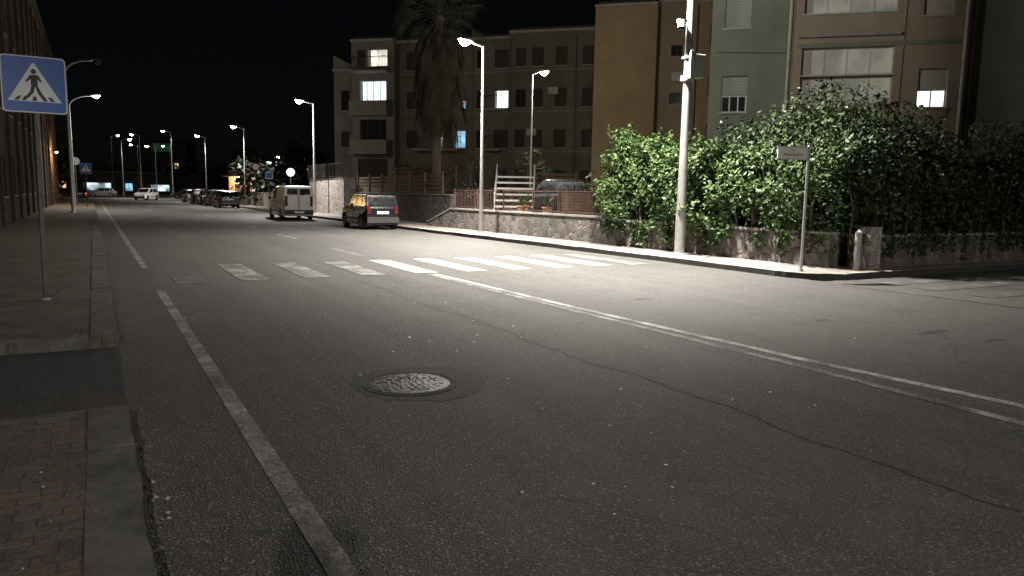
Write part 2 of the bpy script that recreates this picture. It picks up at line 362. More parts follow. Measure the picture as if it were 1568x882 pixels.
# ---------------------------------------------------------------- lights
def light(name,typ,loc,power,color,parent=None,radius=.12,cone=150,aim=None,blend=1):
    d=bpy.data.lights.new(name,typ); d.energy=power; d.color=color; d.shadow_soft_size=radius
    if typ=='SPOT': d.spot_size=R(cone); d.spot_blend=blend
    o=bpy.data.objects.new(name,d); S.collection.objects.link(o); o.location=loc
    if aim: o.rotation_euler=Vector((aim[0],aim[1],aim[2])).to_track_quat('-Z','Y').to_euler()
    if parent:o.parent=parent
    return o
COOL=(1,.94,.86)
def street_lamp(loc,H,ang,arm,spot=0,pt=0,lit=True,col=COOL,r=.085,style='led',z0=.12,warm=False,cone=150,blend=1,tilt=.2):
    e=empty('street_lamp',(loc[0],loc[1],z0)); mb=MB(); c,s=math.cos(ang),math.sin(ang); H=H-z0
    mb.cyl((0,0,0),(0,0,.06),r*1.9,r*1.7,'galv',20); mb.cyl((0,0,.05),(0,0,1.1),r*1.12,r*1.1,'galv',20)
    mb.cyl((0,0,1.1),(0,0,H),r,r*.55,'galv',20)
    if style=='curve':
        pts=[(0,0,H)]+[(arm*(1-math.cos(t))*c,arm*(1-math.cos(t))*s,H+arm*.6*math.sin(t)) for t in np.linspace(.15,math.pi/2,8)]
        mb.tube(pts,r*.5,'galv'); top=pts[-1]
    else:
        top=(arm*c,arm*s,H+.08); mb.tube([(0,0,H-.02),top],r*.45,'galv')
    mb.obj('pole',e,smooth=False)
    hb=MB(); w=.14;l=.62
    hb.add([(0,-w*.5,0),(l,-w,0),(l,w,0),(0,w*.5,0),(.03,-w*.4,.09),(l*.95,-w*.8,.055),(l*.95,w*.8,.055),(.03,w*.4,.09)],
           [(0,3,2,1),(4,5,6,7),(0,1,5,4),(1,2,6,5),(2,3,7,6),(3,0,4,7)],'lamp_body')
    m=('led_warm' if warm else 'led') if lit else 'glass'
    k=6
    for i in range(k):
        x0=l*(.2+.76*i/k);x1=l*(.2+.76*(i+1)/k); dz0=.17*math.sin(PI*(i+.0)/k)+.03; dz1=.17*math.sin(PI*(i+1)/k)+.03
        hb.add([(x0,-w*.85,-.003),(x1,-w*.85,-.003),(x1,w*.85,-.003),(x0,w*.85,-.003),(x0,-w*.5,-dz0),(x1,-w*.5,-dz1),(x1,w*.5,-dz1),(x0,w*.5,-dz0)],[(4,7,6,5),(0,4,5,1),(3,2,6,7),(1,5,6,2),(0,3,7,4)],m)
    h=hb.obj('lamp_head',e,(top[0]-.05*c,top[1]-.05*s,top[2]),ang); h.rotation_euler=(0,-R(8),ang)
    p=(top[0]+.35*c,top[1]+.35*s,top[2]-.3)
    if spot: light('lamp_light','SPOT',p,spot,col,e,.12,cone,(tilt*c,tilt*s,-1),blend)
    if pt: light('lamp_spill','POINT',p,pt,col,e,.15)
    return e
PI=math.pi
big=street_lamp((13.35,14.75),9.3,PI,1.6,27000,1700,r=.12,cone=116,tilt=.0)
mb=MB(); mb.box(.12,.42,-.14,.14,4.55,5.1,'grey_box'); mb.box(.10,.44,-.16,.16,5.1,5.13,'grey_box'); mb.box(-.13,.13,-.13,.13,4.45,4.6,'galv'); mb.box(-.12,.12,-.12,.12,5.0,5.06,'galv')
mb.box(-.08,.02,-.18,-.1,4.5,5.2,'grey_box'); mb.obj('control_box',big,bevel=.012)
mb=MB(); mb.tube([(0,0,5.75),(-.32,-.05,5.85)],.025,'white_metal'); mb.cyl((-.32,-.05,5.9),(-.32,-.05,5.74),.1,.1,'white_metal'); mb.box(-.42,-.2,-.12,.02,5.86,5.93,'white_metal')
for i in range(6):
    a0=i/6*PI/2;a1=(i+1)/6*PI/2
    mb.cyl((-.32,-.05,5.74-.09*math.sin(a0)),(-.32,-.05,5.74-.09*math.sin(a1)),.09*math.cos(a0),max(.09*math.cos(a1),.002),'glass')
mb.tube([(.1,0,5.3),(.13,.03,5.7),(.1,0,6.1)],.015,'plastic_black'); mb.obj('cctv_camera',big)
street_lamp((12.95,25.5),7.1,PI,.45,15000,1000,r=.075,cone=136)
street_lamp((20.4,34.4),7.9,-.6,.3,2200,450,z0=.8,warm=True,col=(1,.86,.62),r=.06)
street_lamp((12.6,49),7.2,PI,.6,8500,280,cone=140)
street_lamp((12.3,73),7.2,PI,.6,6500,0)
street_lamp((12.0,98),7.8,PI,.6,5000,0)
street_lamp((-1.3,62),7.2,0,1.4,3500,220,style='curve')
street_lamp((-1.15,50),8.0,0,1.3,0,0,lit=False,style='curve')
def camw(px,Yc,dx=0):
    r=(px-784)/1131; return (Yc*(.8712*r+.4909),Yc*(.8712-.4909*r))
for x,y,h,p in [(10.5,125,10,3000),(12.3,150,9,0),(3.6,121,8.3,3500),(6.6,134,9.8,0),(2.9,150,10.5,0),(7.5,160,9.5,0),(26,118,6.5,0),(7.8,118,7.3,0)]:
    street_lamp((x,y),h,PI if x>5 else 0,.8,p,0,z0=0)
# lamps standing behind the viewpoint
street_lamp((-3.55,-11.5),7.2,0,.1,7200,0,r=.09,cone=172,blend=.25,tilt=.0)
street_lamp((14.2,-9.0),9.3,PI,1.0,2200,0,r=.1,cone=165,blend=.3,tilt=.1)  # unseen lamp, added to light the right-hand hedge from the front

# ---------------------------------------------------------------- traffic sign
def crossing_sign(loc,z,size,pr=.03,z0=.12,rot=0):
    e=empty('pedestrian_crossing_sign',(loc[0],loc[1],0),rot); mb=MB(); k=size/.72; h=.36*k
    mb.cyl((-.02,.05,z0),(0,.05,z+h*.95),pr,pr,'pole_grey',14); mb.cyl((-.02,.05,z0),(-.02,.05,z0+.03),pr*2,pr*1.6,'concrete',14)
    for q in(-.2,.2): mb.box(-.25*k,.25*k,.012,.045,z+q*k-.02,z+q*k+.02,'sign_back')
    mb.box(-.05,.05,.03,.09,z-.22*k,z-.18*k,'sign_back'); mb.obj('post',e)
    def rr(hw,rad):
        o=[]
        for cx,cz,a in((hw-rad,hw-rad,0),(-hw+rad,hw-rad,90),(-hw+rad,-hw+rad,180),(hw-rad,-hw+rad,270)):
            for i in range(6):
                t=R(a+i*18); o.append((cx+rad*math.cos(t),cz+rad*math.sin(t)))
        return o
    mb=MB(); o=rr(h,.05*k); n=len(o)
    mb.add([(x,0,z+y) for x,y in o]+[(x,.01,z+y) for x,y in o],[tuple(range(n)),tuple(range(n,2*n))[::-1]]+[(i,n+i,n+(i+1)%n,(i+1)%n) for i in range(n)],'sign_back')
    def fl(pts,y,m): mb.poly([(x*k,y,z+q*k) for x,q in pts],m)
    fl([(a/k,b/k) for a,b in rr(h*.985,.045*k)],-.0015,'sign_white'); fl([(a/k,b/k) for a,b in rr(h*.955,.04*k)],-.003,'sign_blue')
    fl([(-.295,-.215),(.295,-.215),(.012,.27),(-.012,.27)],-.0045,'sign_white')
    K='sign_black'; y=-.006
    fl([(.0+.03*math.cos(t),.165+.033*math.sin(t)) for t in np.linspace(0,6.28,15)[:-1]],y,K)
    fl([(-.035,.125),(.04,.125),(.04,.01),(.03,-.03),(-.035,-.03)],y,K)
    fl([(.01,-.03),(.04,-.02),(.07,-.09),(.115,-.165),(.075,-.175),(.035,-.105)],y-.0005,K)
    fl([(-.035,-.03),(.005,-.03),(-.01,-.1),(-.075,-.175),(-.11,-.165),(-.05,-.09)],y-.001,K)
    fl([(.035,.125),(.055,.11),(.085,.04),(.07,.03),(.035,.08)],y-.0015,K); fl([(-.03,.125),(-.055,.1),(-.095,.035),(-.08,.025),(-.03,.075)],y-.002,K)
    for i,x in enumerate((-.2,-.115,.0,.12,.205)):
        fl([(x-.03,-.205),(x+.02,-.205),(x*.8+.015,-.15),(x*.8-.02,-.15)],y+.0005,K)
    mb.obj('panel',e); return e
crossing_sign((-.62,11.6),2.94,.72,rot=R(3))
crossing_sign((-.5,62),2.9,.75)
e=empty('street_name_sign',(12.95,10.55,.12)); mb=MB(); mb.cyl((0,0,0),(0,0,2.6),.03,.028,'galv',14); mb.cyl((0,0,0),(0,0,.04),.06,.05,'concrete',14)
mb.cyl((0,0,2.6),(0,0,2.63),.033,.02,'galv',14); mb.obj('post',e)
mb=MB(); mb.box(-.68,-.03,-.012,.012,2.35,2.57,'white_metal'); mb.box(-.69,.04,-.018,.018,2.57,2.595,'galv'); mb.box(-.69,.04,-.018,.018,2.325,2.35,'galv'); mb.obj('plate',e)
def text(body,parent,loc,size,mat,rot):
    c=bpy.data.curves.new('lettering','FONT'); c.body=body; c.size=size; c.extrude=.001; c.align_x='CENTER'; c.materials.append(MAT[mat])
    o=bpy.data.objects.new('lettering',c); S.collection.objects.link(o); o.parent=parent; o.location=loc; o.rotation_euler=rot; return o
text('Via',e,(-.35,-.0145,2.495),.055,'sign_black',(PI/2,0,0)); text('Alessandro',e,(-.35,-.0145,2.4),.095,'sign_black',(PI/2,0,0))
e.rotation_euler=(0,0,R(-22))
def simple_sign(name,loc,z,shape,m1,m2,size=.3):
    e=empty(name,(loc[0],loc[1],.12)); mb=MB(); mb.cyl((0,.03,0),(0,.03,z+size),.03,.03,'pole_grey',10)
    n=4 if shape=='sq' else 28; off=PI/4 if n==4 else 0; rr_=size*(1.35 if n==4 else 1)
    for q,y,m in((1,-.012,m1),(.82,-.016,m2)): mb.poly([(rr_*q*math.cos(off+2*PI*i/n),y,z+rr_*q*math.sin(off+2*PI*i/n)) for i in range(n)],m)
    mb.cyl((0,-.01,z),(0,.01,z),size*.98,size*.98,'sign_back',28); mb.obj('panel',e)
simple_sign('round_traffic_sign',(12.2,54),2.75,'c','sign_white','sign_white',.3)
simple_sign('parking_sign',(11.9,60),2.6,'sq','sign_white','sign_blue',.28)
simple_sign('round_traffic_sign',(12.0,66),3.4,'c','sign_red','sign_white',.3)
simple_sign('round_traffic_sign',(-1.2,66),3.4,'c','sign_back','sign_back',.3)

# ---------------------------------------------------------------- walls + railing (right)
mb=MB()
def wallseg(mb,a,b,t,z0,z1,m,cap='concrete',z1b=None):
    a=Vector(a);b=Vector(b);d=(b-a).normalized();q=Vector((-d.y,d.x))*(-t)
    z1b=z1 if z1b is None else z1b
    P=[a,b,b+q,a+q]; zt=[z1,z1b,z1b,z1]
    mb.add([(p.x,p.y,z0) for p in P]+[(p.x,p.y,z) for p,z in zip(P,zt)],[(0,1,2,3),(4,5,6,7),(0,1,5,4),(1,2,6,5),(2,3,7,6),(3,0,4,7)],m)
    if cap:
        o=Vector((-d.y,d.x)); P=[a+o*.03-d*.0,b+o*.03,b+q-o*.03,a+q-o*.03]
        mb.add([(p.x,p.y,z+.003) for p,z in zip(P,zt)]+[(p.x,p.y,z+.063) for p,z in zip(P,zt)],[(0,1,2,3),(4,5,6,7),(0,1,5,4),(1,2,6,5),(2,3,7,6),(3,0,4,7)],cap)
wallseg(mb,(14.25,10.9),(13.95,19),.35,.1,.85,'stone_wall'); wallseg(mb,(13.947,19.01),(13.5,29.6),.35,.1,.92,'stone_wall'); 
wallseg(mb,(13.5,29.62),(13.35,31.8),.35,.1,.9,'stone_wall','concrete',.25)
mb.obj('stone_wall')
mb=MB(); wallseg(mb,(60,10.55),(14.9,10.55),.35,.1,.8,'stone_wall'); mb.box(14.95,15.3,10.35,10.7,.1,1.05,'stone_light'); mb.obj('stone_wall')
mb=MB(); mb.cyl((14.35,10.25,.12),(14.35,10.25,.95),.07,.07,'concrete'); mb.cyl((14.35,10.25,.95),(14.35,10.25,1.0),.075,.02,'concrete'); mb.obj('bollard')
mb=MB(); wallseg(mb,(14.6,32),(14.3,45.8),.3,.1,1.5,'stone_wall'); wallseg(mb,(13.6,45.81),(13.4,53.5),.35,.1,2.4,'stone_light'); wallseg(mb,(14.9,45.8),(13.62,45.8),.3,.1,2.4,'stone_light')
wallseg(mb,(13.4,57),(13.2,88),.3,.1,1.3,'plaster_pale')
mb.obj('stone_wall')
def railing(name,a,b,z0,h,m='iron',sp=.13,post=1.8):
    mb=MB(); a=Vector((*a,0));b=Vector((*b,0));d=b-a;n=int(d.length/sp)
    for z in(z0+.1,z0+h): mb.beam(a+Vector((0,0,z)),b+Vector((0,0,z)),.035,.035,m)
    for i in range(n+1):
        p=a+d*(i/n); mb.cyl(p+Vector((0,0,z0+.1)),p+Vector((0,0,z0+h)),.009,.009,m,6,False)
    k=max(1,int(d.length/post))
    for i in range(k+1):
        p=a+d*(i/k); mb.beam(p+Vector((0,0,z0)),p+Vector((0,0,z0+h+.06)),.05,.05,m)
    return mb.obj(name)
railing('iron_railing',(14.1,19.1),(13.67,29.5),.95,.8,'iron_rust')
railing('iron_railing',(13.55,46),(13.3,53.4),2.45,.9,'iron')
railing('iron_railing',(17.8,30.5),(17.0,37),1.9,.95,'iron')
railing('iron_railing',(18.6,27.5),(26,22.5),.8,1.2,'iron')
mb=MB(); mb.prism([(14.3,11.2),(60,11.2),(70,60),(14.0,60),(14.9,32),(13.8,29.5)],-.01,.8,'soil','stone_wall'); mb.obj('yard')
mb=MB(); mb.prism([(17.6,30.6),(24,30.6),(24,50),(15.2,50),(15.2,41),(16.8,37.2)],.79,1.9,'concrete','stone_wall'); mb.obj('terrace')
def slat(name,a,b,z0,z1,m='wood',sw=.13,gap=.06):
    mb=MB();a=Vector((*a,0));b=Vector((*b,0));z=z0+sw/2
    while z<z1: mb.beam(a+Vector((0,0,z)),b+Vector((0,0,z)),.03,sw,m); z+=sw+gap
    d=b-a;k=max(1,int(d.length/1.8))
    for i in range(k+1):
        p=a+d*(i/k); q=Vector((d.y,-d.x,0)).normalized()*.05; mb.beam(p+q+Vector((0,0,z0-.3)),p+q+Vector((0,0,z1+.05)),.08,.08,m)
    mb.obj(name)
slat('slat_fence',(14.4,45.3),(14.7,33),1.6,2.6,'wood'); slat('slat_fence',(15.3,41.2),(17.2,36.9),1.95,3.0,'wood')
slat('slat_fence',(18.2,30.4),(20.6,30.4),1.95,2.7,'wood'); slat('wooden_gate',(17.2,26.6),(18.4,25.8),.85,1.75,'wood',.1,.03)
slat('slat_fence',(18.9,25.6),(21.5,23.8),.85,1.8,'wood',.1,.05)
slat('slat_fence',(21.5,35.5),(27,30.5),.85,2.3,'wood',.1,.05)
e=empty('white_stairs',(16.35,29.0,.8),R(-32)); mb=MB()
for i in range(6):
    mb.box(-.85,.85,i*.28,i*.28+.3,.27*i+.22,.27*i+.30,'white_metal')
for x in(-.88,.88):
    mb.beam((x,0,.05),(x,1.8,1.75),.05,.18,'white_metal')
    mb.beam((x,0,.1),(x,0,.75),.05,.05,'grey_box'); mb.beam((x,1.75,1.6),(x,1.75,2.2),.05,.05,'grey_box'); mb.beam((x,0,.75),(x,1.75,2.2),.04,.04,'grey_box')
mb.obj('steps',e)
for (x,y) in [(15.2,26.3),(15.9,27.1),(15.0,24.0)]:
    e=empty('flower_pot',(x,y,.8)); mb=MB(); mb.cyl((0,0,0),(0,0,.32),.13,.19,'plaster_salmon',16); mb.cyl((0,0,.32),(0,0,.36),.21,.21,'plaster_salmon',16)
    for i in range(26):
        t=random.uniform(0,6.28);r=random.uniform(.1,.35);h=random.uniform(.5,.85)
        mb.tube([(0,0,.34),(r*.4*math.cos(t),r*.4*math.sin(t),h*.75),(r*math.cos(t),r*math.sin(t),h)],[.012,.03,.003],'leaf_hedge',4)
    mb.obj('plant',e)

# ---------------------------------------------------------------- buildings
def wall_holes(mb,x0,x1,z0,z1,y,holes,m,rev=.2):
    hs=[h for h in holes if h[0]>=x0-.001 and h[1]<=x1+.001]
    xs=sorted({x0,x1,*[h[0] for h in hs],*[h[1] for h in hs]}); zs=sorted({z0,z1,*[h[2] for h in hs],*[h[3] for h in hs]})
    for a,b in zip(xs,xs[1:]):
        for c,d in zip(zs,zs[1:]):
            mx,mz=(a+b)/2,(c+d)/2
            if any(h[0]<mx<h[1] and h[2]<mz<h[3] for h in hs): continue
            mb.poly([(a,y,c),(b,y,c),(b,y,d),(a,y,d)],m)
    for h in hs:
        a,b,c,d=h[:4]; Y=y+rev
        mb.poly([(a,y,c),(a,Y,c),(b,Y,c),(b,y,c)],m);mb.poly([(a,y,d),(b,y,d),(b,Y,d),(a,Y,d)],m)
        mb.poly([(a,y,c),(a,y,d),(a,Y,d),(a,Y,c)],m);mb.poly([(b,y,c),(b,Y,c),(b,Y,d),(b,y,d)],m)
def window(mb,a,b,c,d,y,typ,fr='frame_white',sh='shutter_pale',panes=2,rev=.2):
    Y=y+rev-.01
    def q(x0,x1,z0,z1,yy,m): mb.poly([(x0,yy,z0),(x1,yy,z0),(x1,yy,z1),(x0,yy,z1)],m)
    def frame(x0,x1,z0,z1,n):
        w=.045
        mb.box(x0,x1,Y-.05,Y-.015,z0,z0+w,fr);mb.box(x0,x1,Y-.05,Y-.015,z1-w,z1,fr)
        for i in range(n+1):
            p=x0+(x1-x0)*i/n; p=min(max(p,x0+w/2),x1-w/2); mb.box(p-w/2,p+w/2,Y-.053,Y-.012,z0+w,z1-w,fr)
    if typ=='shut': q(a,b,c,d,Y-.08,sh)
    elif typ=='dark': q(a,b,c,d,Y,'win_glass'); frame(a,b,c,d,panes)
    elif typ.startswith('half'):
        m='win_glass' if typ=='half' else typ[5:]; zz=c+(d-c)*.47
        q(a,b,c,zz,Y,m); frame(a,b,c,zz,panes); mb.box(a,b,Y-.09,Y-.06,zz,d,sh)
    else:
        q(a,b,c,d,Y,typ); frame(a,b,c,d,panes)
        k=random.uniform(.1,.22)*(b-a)
        mb.box(a+.05,a+.05+k*.5,Y-.01,Y-.004,c+.05,d-.05,'trim')
    mb.box(a-.06,b+.06,y-.05,y+.03,c-.055,c-.003,'trim')
def building(name,loc,rot,segs,depth,extra=None,z0=0):
    e=empty(name,(loc[0],loc[1],0),rot); wb=MB(); db=MB(); rb=MB()
    for s in segs:
        x0,x1,y,H,m=s['x0'],s['x1'],s.get('y',0),s['H'],s['m']
        holes=[w[:4] for w in s['w']]
        wall_holes(wb,x0,x1,z0,H,y,holes,m)
        wb.poly([(x0,y,z0),(x0,y,H),(x0,depth,H),(x0,depth,z0)],m); wb.poly([(x1,y,z0),(x1,depth,z0),(x1,depth,H),(x1,y,H)],m)
        wb.poly([(x0,depth,z0),(x0,depth,H),(x1,depth,H),(x1,depth,z0)],m)
        rb.box(x0-.0,x1+.0,y-.25,depth+.2,H+.003,H+.18,'trim'); rb.box(x0+.2,x1-.2,y,depth,H+.183,H+.4,'roof')
        for w in s['w']:
            window(db,*w[:4],y,w[4],**(w[5] if len(w)>5 else {}))
    wb.obj('walls',e); db.obj('windows',e); rb.obj('roof',e)
    if extra: 
        xb=MB(); extra(xb); xb.obj('details',e)
    return e
ROT=R(-45)
def balcony(mb,x0,x1,z,y,dep=1.2,solid=None,m='iron'):
    mb.box(x0,x1,y-dep,y-.003,z-.16,z,'concrete')
    if solid: mb.box(x0,x1,y-dep,y-dep+.1,z+.003,z+.95,solid); mb.box(x0,x0+.1,y-dep+.103,y-.005,z+.003,z+.95,solid); mb.box(x1-.1,x1,y-dep+.103,y-.005,z+.003,z+.95,solid)
    else:
        mb.box(x0,x1,y-dep+.02,y-dep+.06,z+.95,z+1.0,m); 
        n=int((x1-x0)/.13)
        for i in range(n+1):
            x=x0+.02+(x1-x0-.04)*i/n; mb.box(x-.01,x+.01,y-dep+.03,y-dep+.05,z+.003,z+.95,m)
        for xx in(x0+.02,x1-.04): mb.box(xx,xx+.03,y-dep+.06,y,z+.95,z+1.0,m)
BR=dict(sh='shutter_brown',fr='frame_dark'); BE=dict(sh='shutter_beige')
FL=[2.1,5.1,8.1,11.1]
segA=dict(x0=0,x1=3.7,y=-.6,H=13.3,m='plaster_pale',w=[
 (.7,3.0,8.75,10.3,'lit_cool',dict(panes=4)),(1.4,3.1,11.4,12.7,'lit_white',dict(panes=2)),(.5,1.2,11.4,12.7,'shut',BR),(.7,3.0,5.2,7.3,'dark',dict(panes=4,fr='frame_dark')),(.5,3.1,2.2,4.2,'shut',BR)])
wB=[]
def col(x,w,ts,kw=None):
    o=[]
    for z,t in zip(FL,ts):
        if t: o.append((x-w/2,x+w/2,z,z+1.35,t,kw or BR))
    return o
wB+=col(5.0,1.0,['shut','shut','shut','shut'])+col(7.1,.9,['shut','dark','shut','shut'])+col(8.95,.95,['shut','lit_blue','half_lit_blue','shut'],BE)
wB+=col(10.6,.6,['dark','dark','dark','dark'])+col(12.3,1.1,['dark','shut','lit_bright','shut'])
segB=dict(x0=3.7,x1=13.0,y=0,H=13.2,m='plaster_beige',w=wB)
wC=col(13.9,.8,['shut','shut','dark','shut'])+col(15.2,.9,['shut','shut','shut','shut'])+col(17.0,.9,['shut','shut','shut','shut'])+col(19.0,.8,['shut','half','shut','shut'])
segC=dict(x0=13.0,x1=20.5,y=-.35,H=13.5,m='plaster_beige',w=wC)
segD=dict(x0=-2.3,x1=0,y=.7,H=11.3,m='plaster_pale',w=[(-1.7,-.9,8.2,9.8,'dark',BR),(-1.7,-.9,5.2,6.5,'shut',BR)])
def exA(mb):
    balcony(mb,.3,3.5,11.0,-.6,1.1,None,'iron'); balcony(mb,.3,3.5,7.7,-.6,1.1,'plaster_pale'); balcony(mb,.3,3.5,4.7,-.6,1.1,'plaster_pale')
    for x,y in((3.85,-.03),(13.15,-.42),(18.1,-.42),(10.0,-.07)): mb.cyl((x,y,0.5),(x,y,13.1),.055,.055,'pole_grey',8)
    for x in(5.6,7.9,11.3): balcony(mb,x-.2,x+1.2,5.0,0,.9); balcony(mb,x-.2,x+1.2,8.0,0,.9)
    for z in(4.75,7.75,10.75): mb.box(3.9,12.95,-.03,-.003,z,z+.12,'plaster_pale'); mb.box(13.2,20.4,-.38,-.353,z,z+.12,'plaster_pale')
    mb.add([(-2.3,.65,11.5),(-.1,.65,11.5),(-2.3,.65,12.6),(-2.3,.9,11.5),(-.1,.9,11.5),(-2.3,.9,12.6)],[(0,1,2),(5,4,3),(0,2,5,3),(1,4,5,2)],'plaster_pale')
    for x in(2,8,15): mb.cyl((x,4,13.4),(x,4,15.2),.02,.02,'iron',6); mb.box(x-.4,x+.4,3.98,4.02,14.9,14.93,'iron'); mb.box(x-.3,x+.3,3.98,4.02,15.05,15.08,'iron')
    for x,z in((6.2,9.2),(14.5,6.0),(16.1,9.0)): mb.box(x,x+.75,-.7,-.38,z,z+.5,'grey_box')
building('apartment_block',(18.7,59.5),ROT,[segD,segA,segB,segC],11,exA)
s1=dict(x0=0,x1=4.0,y=0,H=13.7,m='plaster_ochre',w=[])
s2=dict(x0=4.0,x1=6.6,y=.5,H=13.9,m='plaster_tan',w=[(4.9,5.6,z,z+.7,'dark',BR) for z in(4.6,7.6,10.6)])
s3=dict(x0=6.6,x1=14,y=.1,H=13.7,m='plaster_ochre',w=[(7.3,8.2,z,z+1.3,'shut',BE) for z in(2.0,5.0,8.0,11.0)]+[(10.3,11.2,z,z+1.3,'shut',BE) for z in(2.0,5.0,8.0,11.0)])
def exB(mb):
    mb.cyl((4.1,.42,.5),(4.1,.42,13.7),.05,.05,'pole_grey',8); mb.cyl((6.5,.42,.5),(6.5,.42,13.7),.05,.05,'pole_grey',8)
    mb.cyl((5.9,.1,4.4),(5.85,-.05,4.5),.35,.4,'white_metal',20); mb.tube([(5.9,.5,4.2),(5.9,.1,4.4)],.03,'iron')
    mb.box(5.0,5.8,.15,.48,9.0,9.55,'grey_box')
    for z in(4.3,7.3,10.3): mb.box(.0,3.95,-.02,-.003,z,z+.06,'plaster_tan')
building('apartment_block',(29.0,41.0),ROT,[s1,s2,s3],10,exB)
G=dict(sh='shutter_pale',panes=3); Wt=dict(sh='shutter_white',panes=2)
n1=dict(x0=0,x1=2.85,y=0,H=14.2,m='plaster_green',w=[(.45,1.35,4.75,6.05,'half',G),(.45,1.35,7.75,9.05,'shut',G),(.45,1.35,10.75,12,'shut',G),(.45,1.35,1.8,3.1,'shut',G)])
n2=dict(x0=2.85,x1=8.3,y=-.5,H=14.2,m='plaster_tan',w=[
 (3.1,6.05,5.93,6.85,'lit_dim',dict(panes=4)),(3.1,6.05,4.95,5.87,'lit_dim',dict(panes=4)),(3.1,6.05,8.0,9.8,'lit_dim',dict(panes=4)),(3.1,6.05,11,12.8,'dark',dict(panes=4)),(3.1,6.05,2,3.8,'dark',dict(panes=4)),
 (6.85,7.75,4.78,6.06,'half_lit_bright',Wt),(6.85,7.75,7.8,9.1,'shut',Wt),(6.85,7.75,10.8,12.1,'shut',Wt),(6.85,7.75,1.8,3.1,'shut',Wt)])
n3=dict(x0=8.3,x1=18,y=0,H=14.2,m='plaster_green',w=[(x,x+.9,z,z+1.3,'shut',G) for x in(10.6,13.4,16.2) for z in(1.8,4.75,7.75,10.75)])
def exC(mb):
    for x,y in((2.7,-.08),(8.15,-.58),(8.5,-.08)): mb.cyl((x,y,.8),(x,y,14),.055,.055,'trim',8)
    for z in(4.2,7.2,10.2): mb.box(2.95,6.2,-.62,-.503,z,z+.10,'concrete')
    for z in(7.0,10.0): mb.box(2.95,8.2,-.53,-.503,z-.15,z,'plaster_green')
    mb.tube([(6.3,-.52,4.2),(6.35,-.52,9.5)],.012,'plastic_black',5); mb.tube([(.2,-.02,6.9),(2.6,-.02,6.8)],.012,'plastic_black',5)
building('apartment_block',(19.97,20.88),ROT,[n1,n2,n3],11,exC)
def exL(mb):
    for x in range(0,76,4): mb.box(x+.0,x+.35,-.12,-.003,0,12.7,'old_brick')
    mb.box(0,76,-.18,-.005,12.75,13.0,'concrete_dark')
e=empty('brick_building',(-3.05,9.0,0),R(90))
wb=MB(); hs=[(x+1.3,x+2.7,z,z+1.6) for x in range(0,76,4) for z in(1.2,4.6,8.0)]
wall_holes(wb,0,76,0,13.3,0,hs,'old_brick',.25); wb.poly([(76,0,0),(76,12,0),(76,12,13.3),(76,0,13.3)],'old_brick'); wb.poly([(0,0,0),(0,0,13.3),(0,12,13.3),(0,12,0)],'old_brick'); wb.poly([(0,12,0),(0,12,13.3),(76,12,13.3),(76,12,0)],'old_brick')
wb.box(0,76,-.3,12.1,13.303,13.5,'concrete_dark'); wb.obj('walls',e)
db=MB(); 
for h in hs: window(db,*h,0,'shut' if random.random()<.7 else 'dark',sh='shutter_brown',fr='frame_dark',rev=.25)
db.obj('windows',e); xb=MB(); exL(xb); xb.obj('pilasters',e)
w=empty('wall_lamp',(-2.95,72,4.4)); mb=MB(); mb.box(0,.35,-.05,.05,.1,.14,'iron'); mb.cyl((.35,0,.1),(.35,0,-.02),.06,.16,'iron'); mb.cyl((.35,0,-.02),(.35,0,-.1),.1,.06,'led_warm'); mb.obj('fixture',w)
light('bulb','POINT',(.35,0,-.25),600,(1,.6,.25),w,.08)

def exK(mb):
    mb.box(-.3,5.3,-1.2,-.003,3.0,3.12,'concrete'); mb.box(1.0,1.6,-.06,-.003,2.3,2.7,'lit_white')
building('small_shop',(13.4,90),R(-35),[dict(x0=0,x1=5,y=0,H=3.5,m='plaster_salmon',w=[(3.0,4.4,1,2.4,'dark',BR),(.6,1.5,.1,2.1,'shut',BR)])],5,exK)
k=empty('wall_lamp',(14.2,88.2,3.0)); mb=MB(); mb.cyl((0,0,0),(0,0,.1),.12,.05,'iron'); mb.cyl((0,0,0),(0,0,-.06),.09,.09,'led_warm'); mb.obj('fixture',k); light('bulb','POINT',(0,-.1,-.3),900,(1,.7,.42),k,.1)
building('shop_row',(-14,175),R(0),[dict(x0=0,x1=34,y=0,H=4.6,m='plaster_beige',w=[(1,5,1.6,2.6,'shop_red'),(7,9,1.2,2.8,'lit_warm'),(12,17,.8,2.4,'shop'),(19.5,21,.8,2.4,'lit_blue'),(24,28,.8,2.2,'shop')])],8)
x,y=camw(400,150)
building('house',(x,y),R(-30),[dict(x0=0,x1=11,y=0,H=8.6,m='plaster_beige',w=[(1,2.4,6.2,7.2,'lit_bright'),(3,3.8,6.2,7.2,'lit_bright'),(6,7.0,5.2,6.6,'lit_white'),(8.2,9.6,5.2,6.6,'lit_bright')])],8)
x,y=camw(225,170)
building('house',(x,y),R(-20),[dict(x0=0,x1=9,y=0,H=12.5,m='plaster_beige',w=[(1.4,5.4,9.8,11.6,'shop_green'),(6.2,7.2,6,7.2,'lit_warm')])],8)

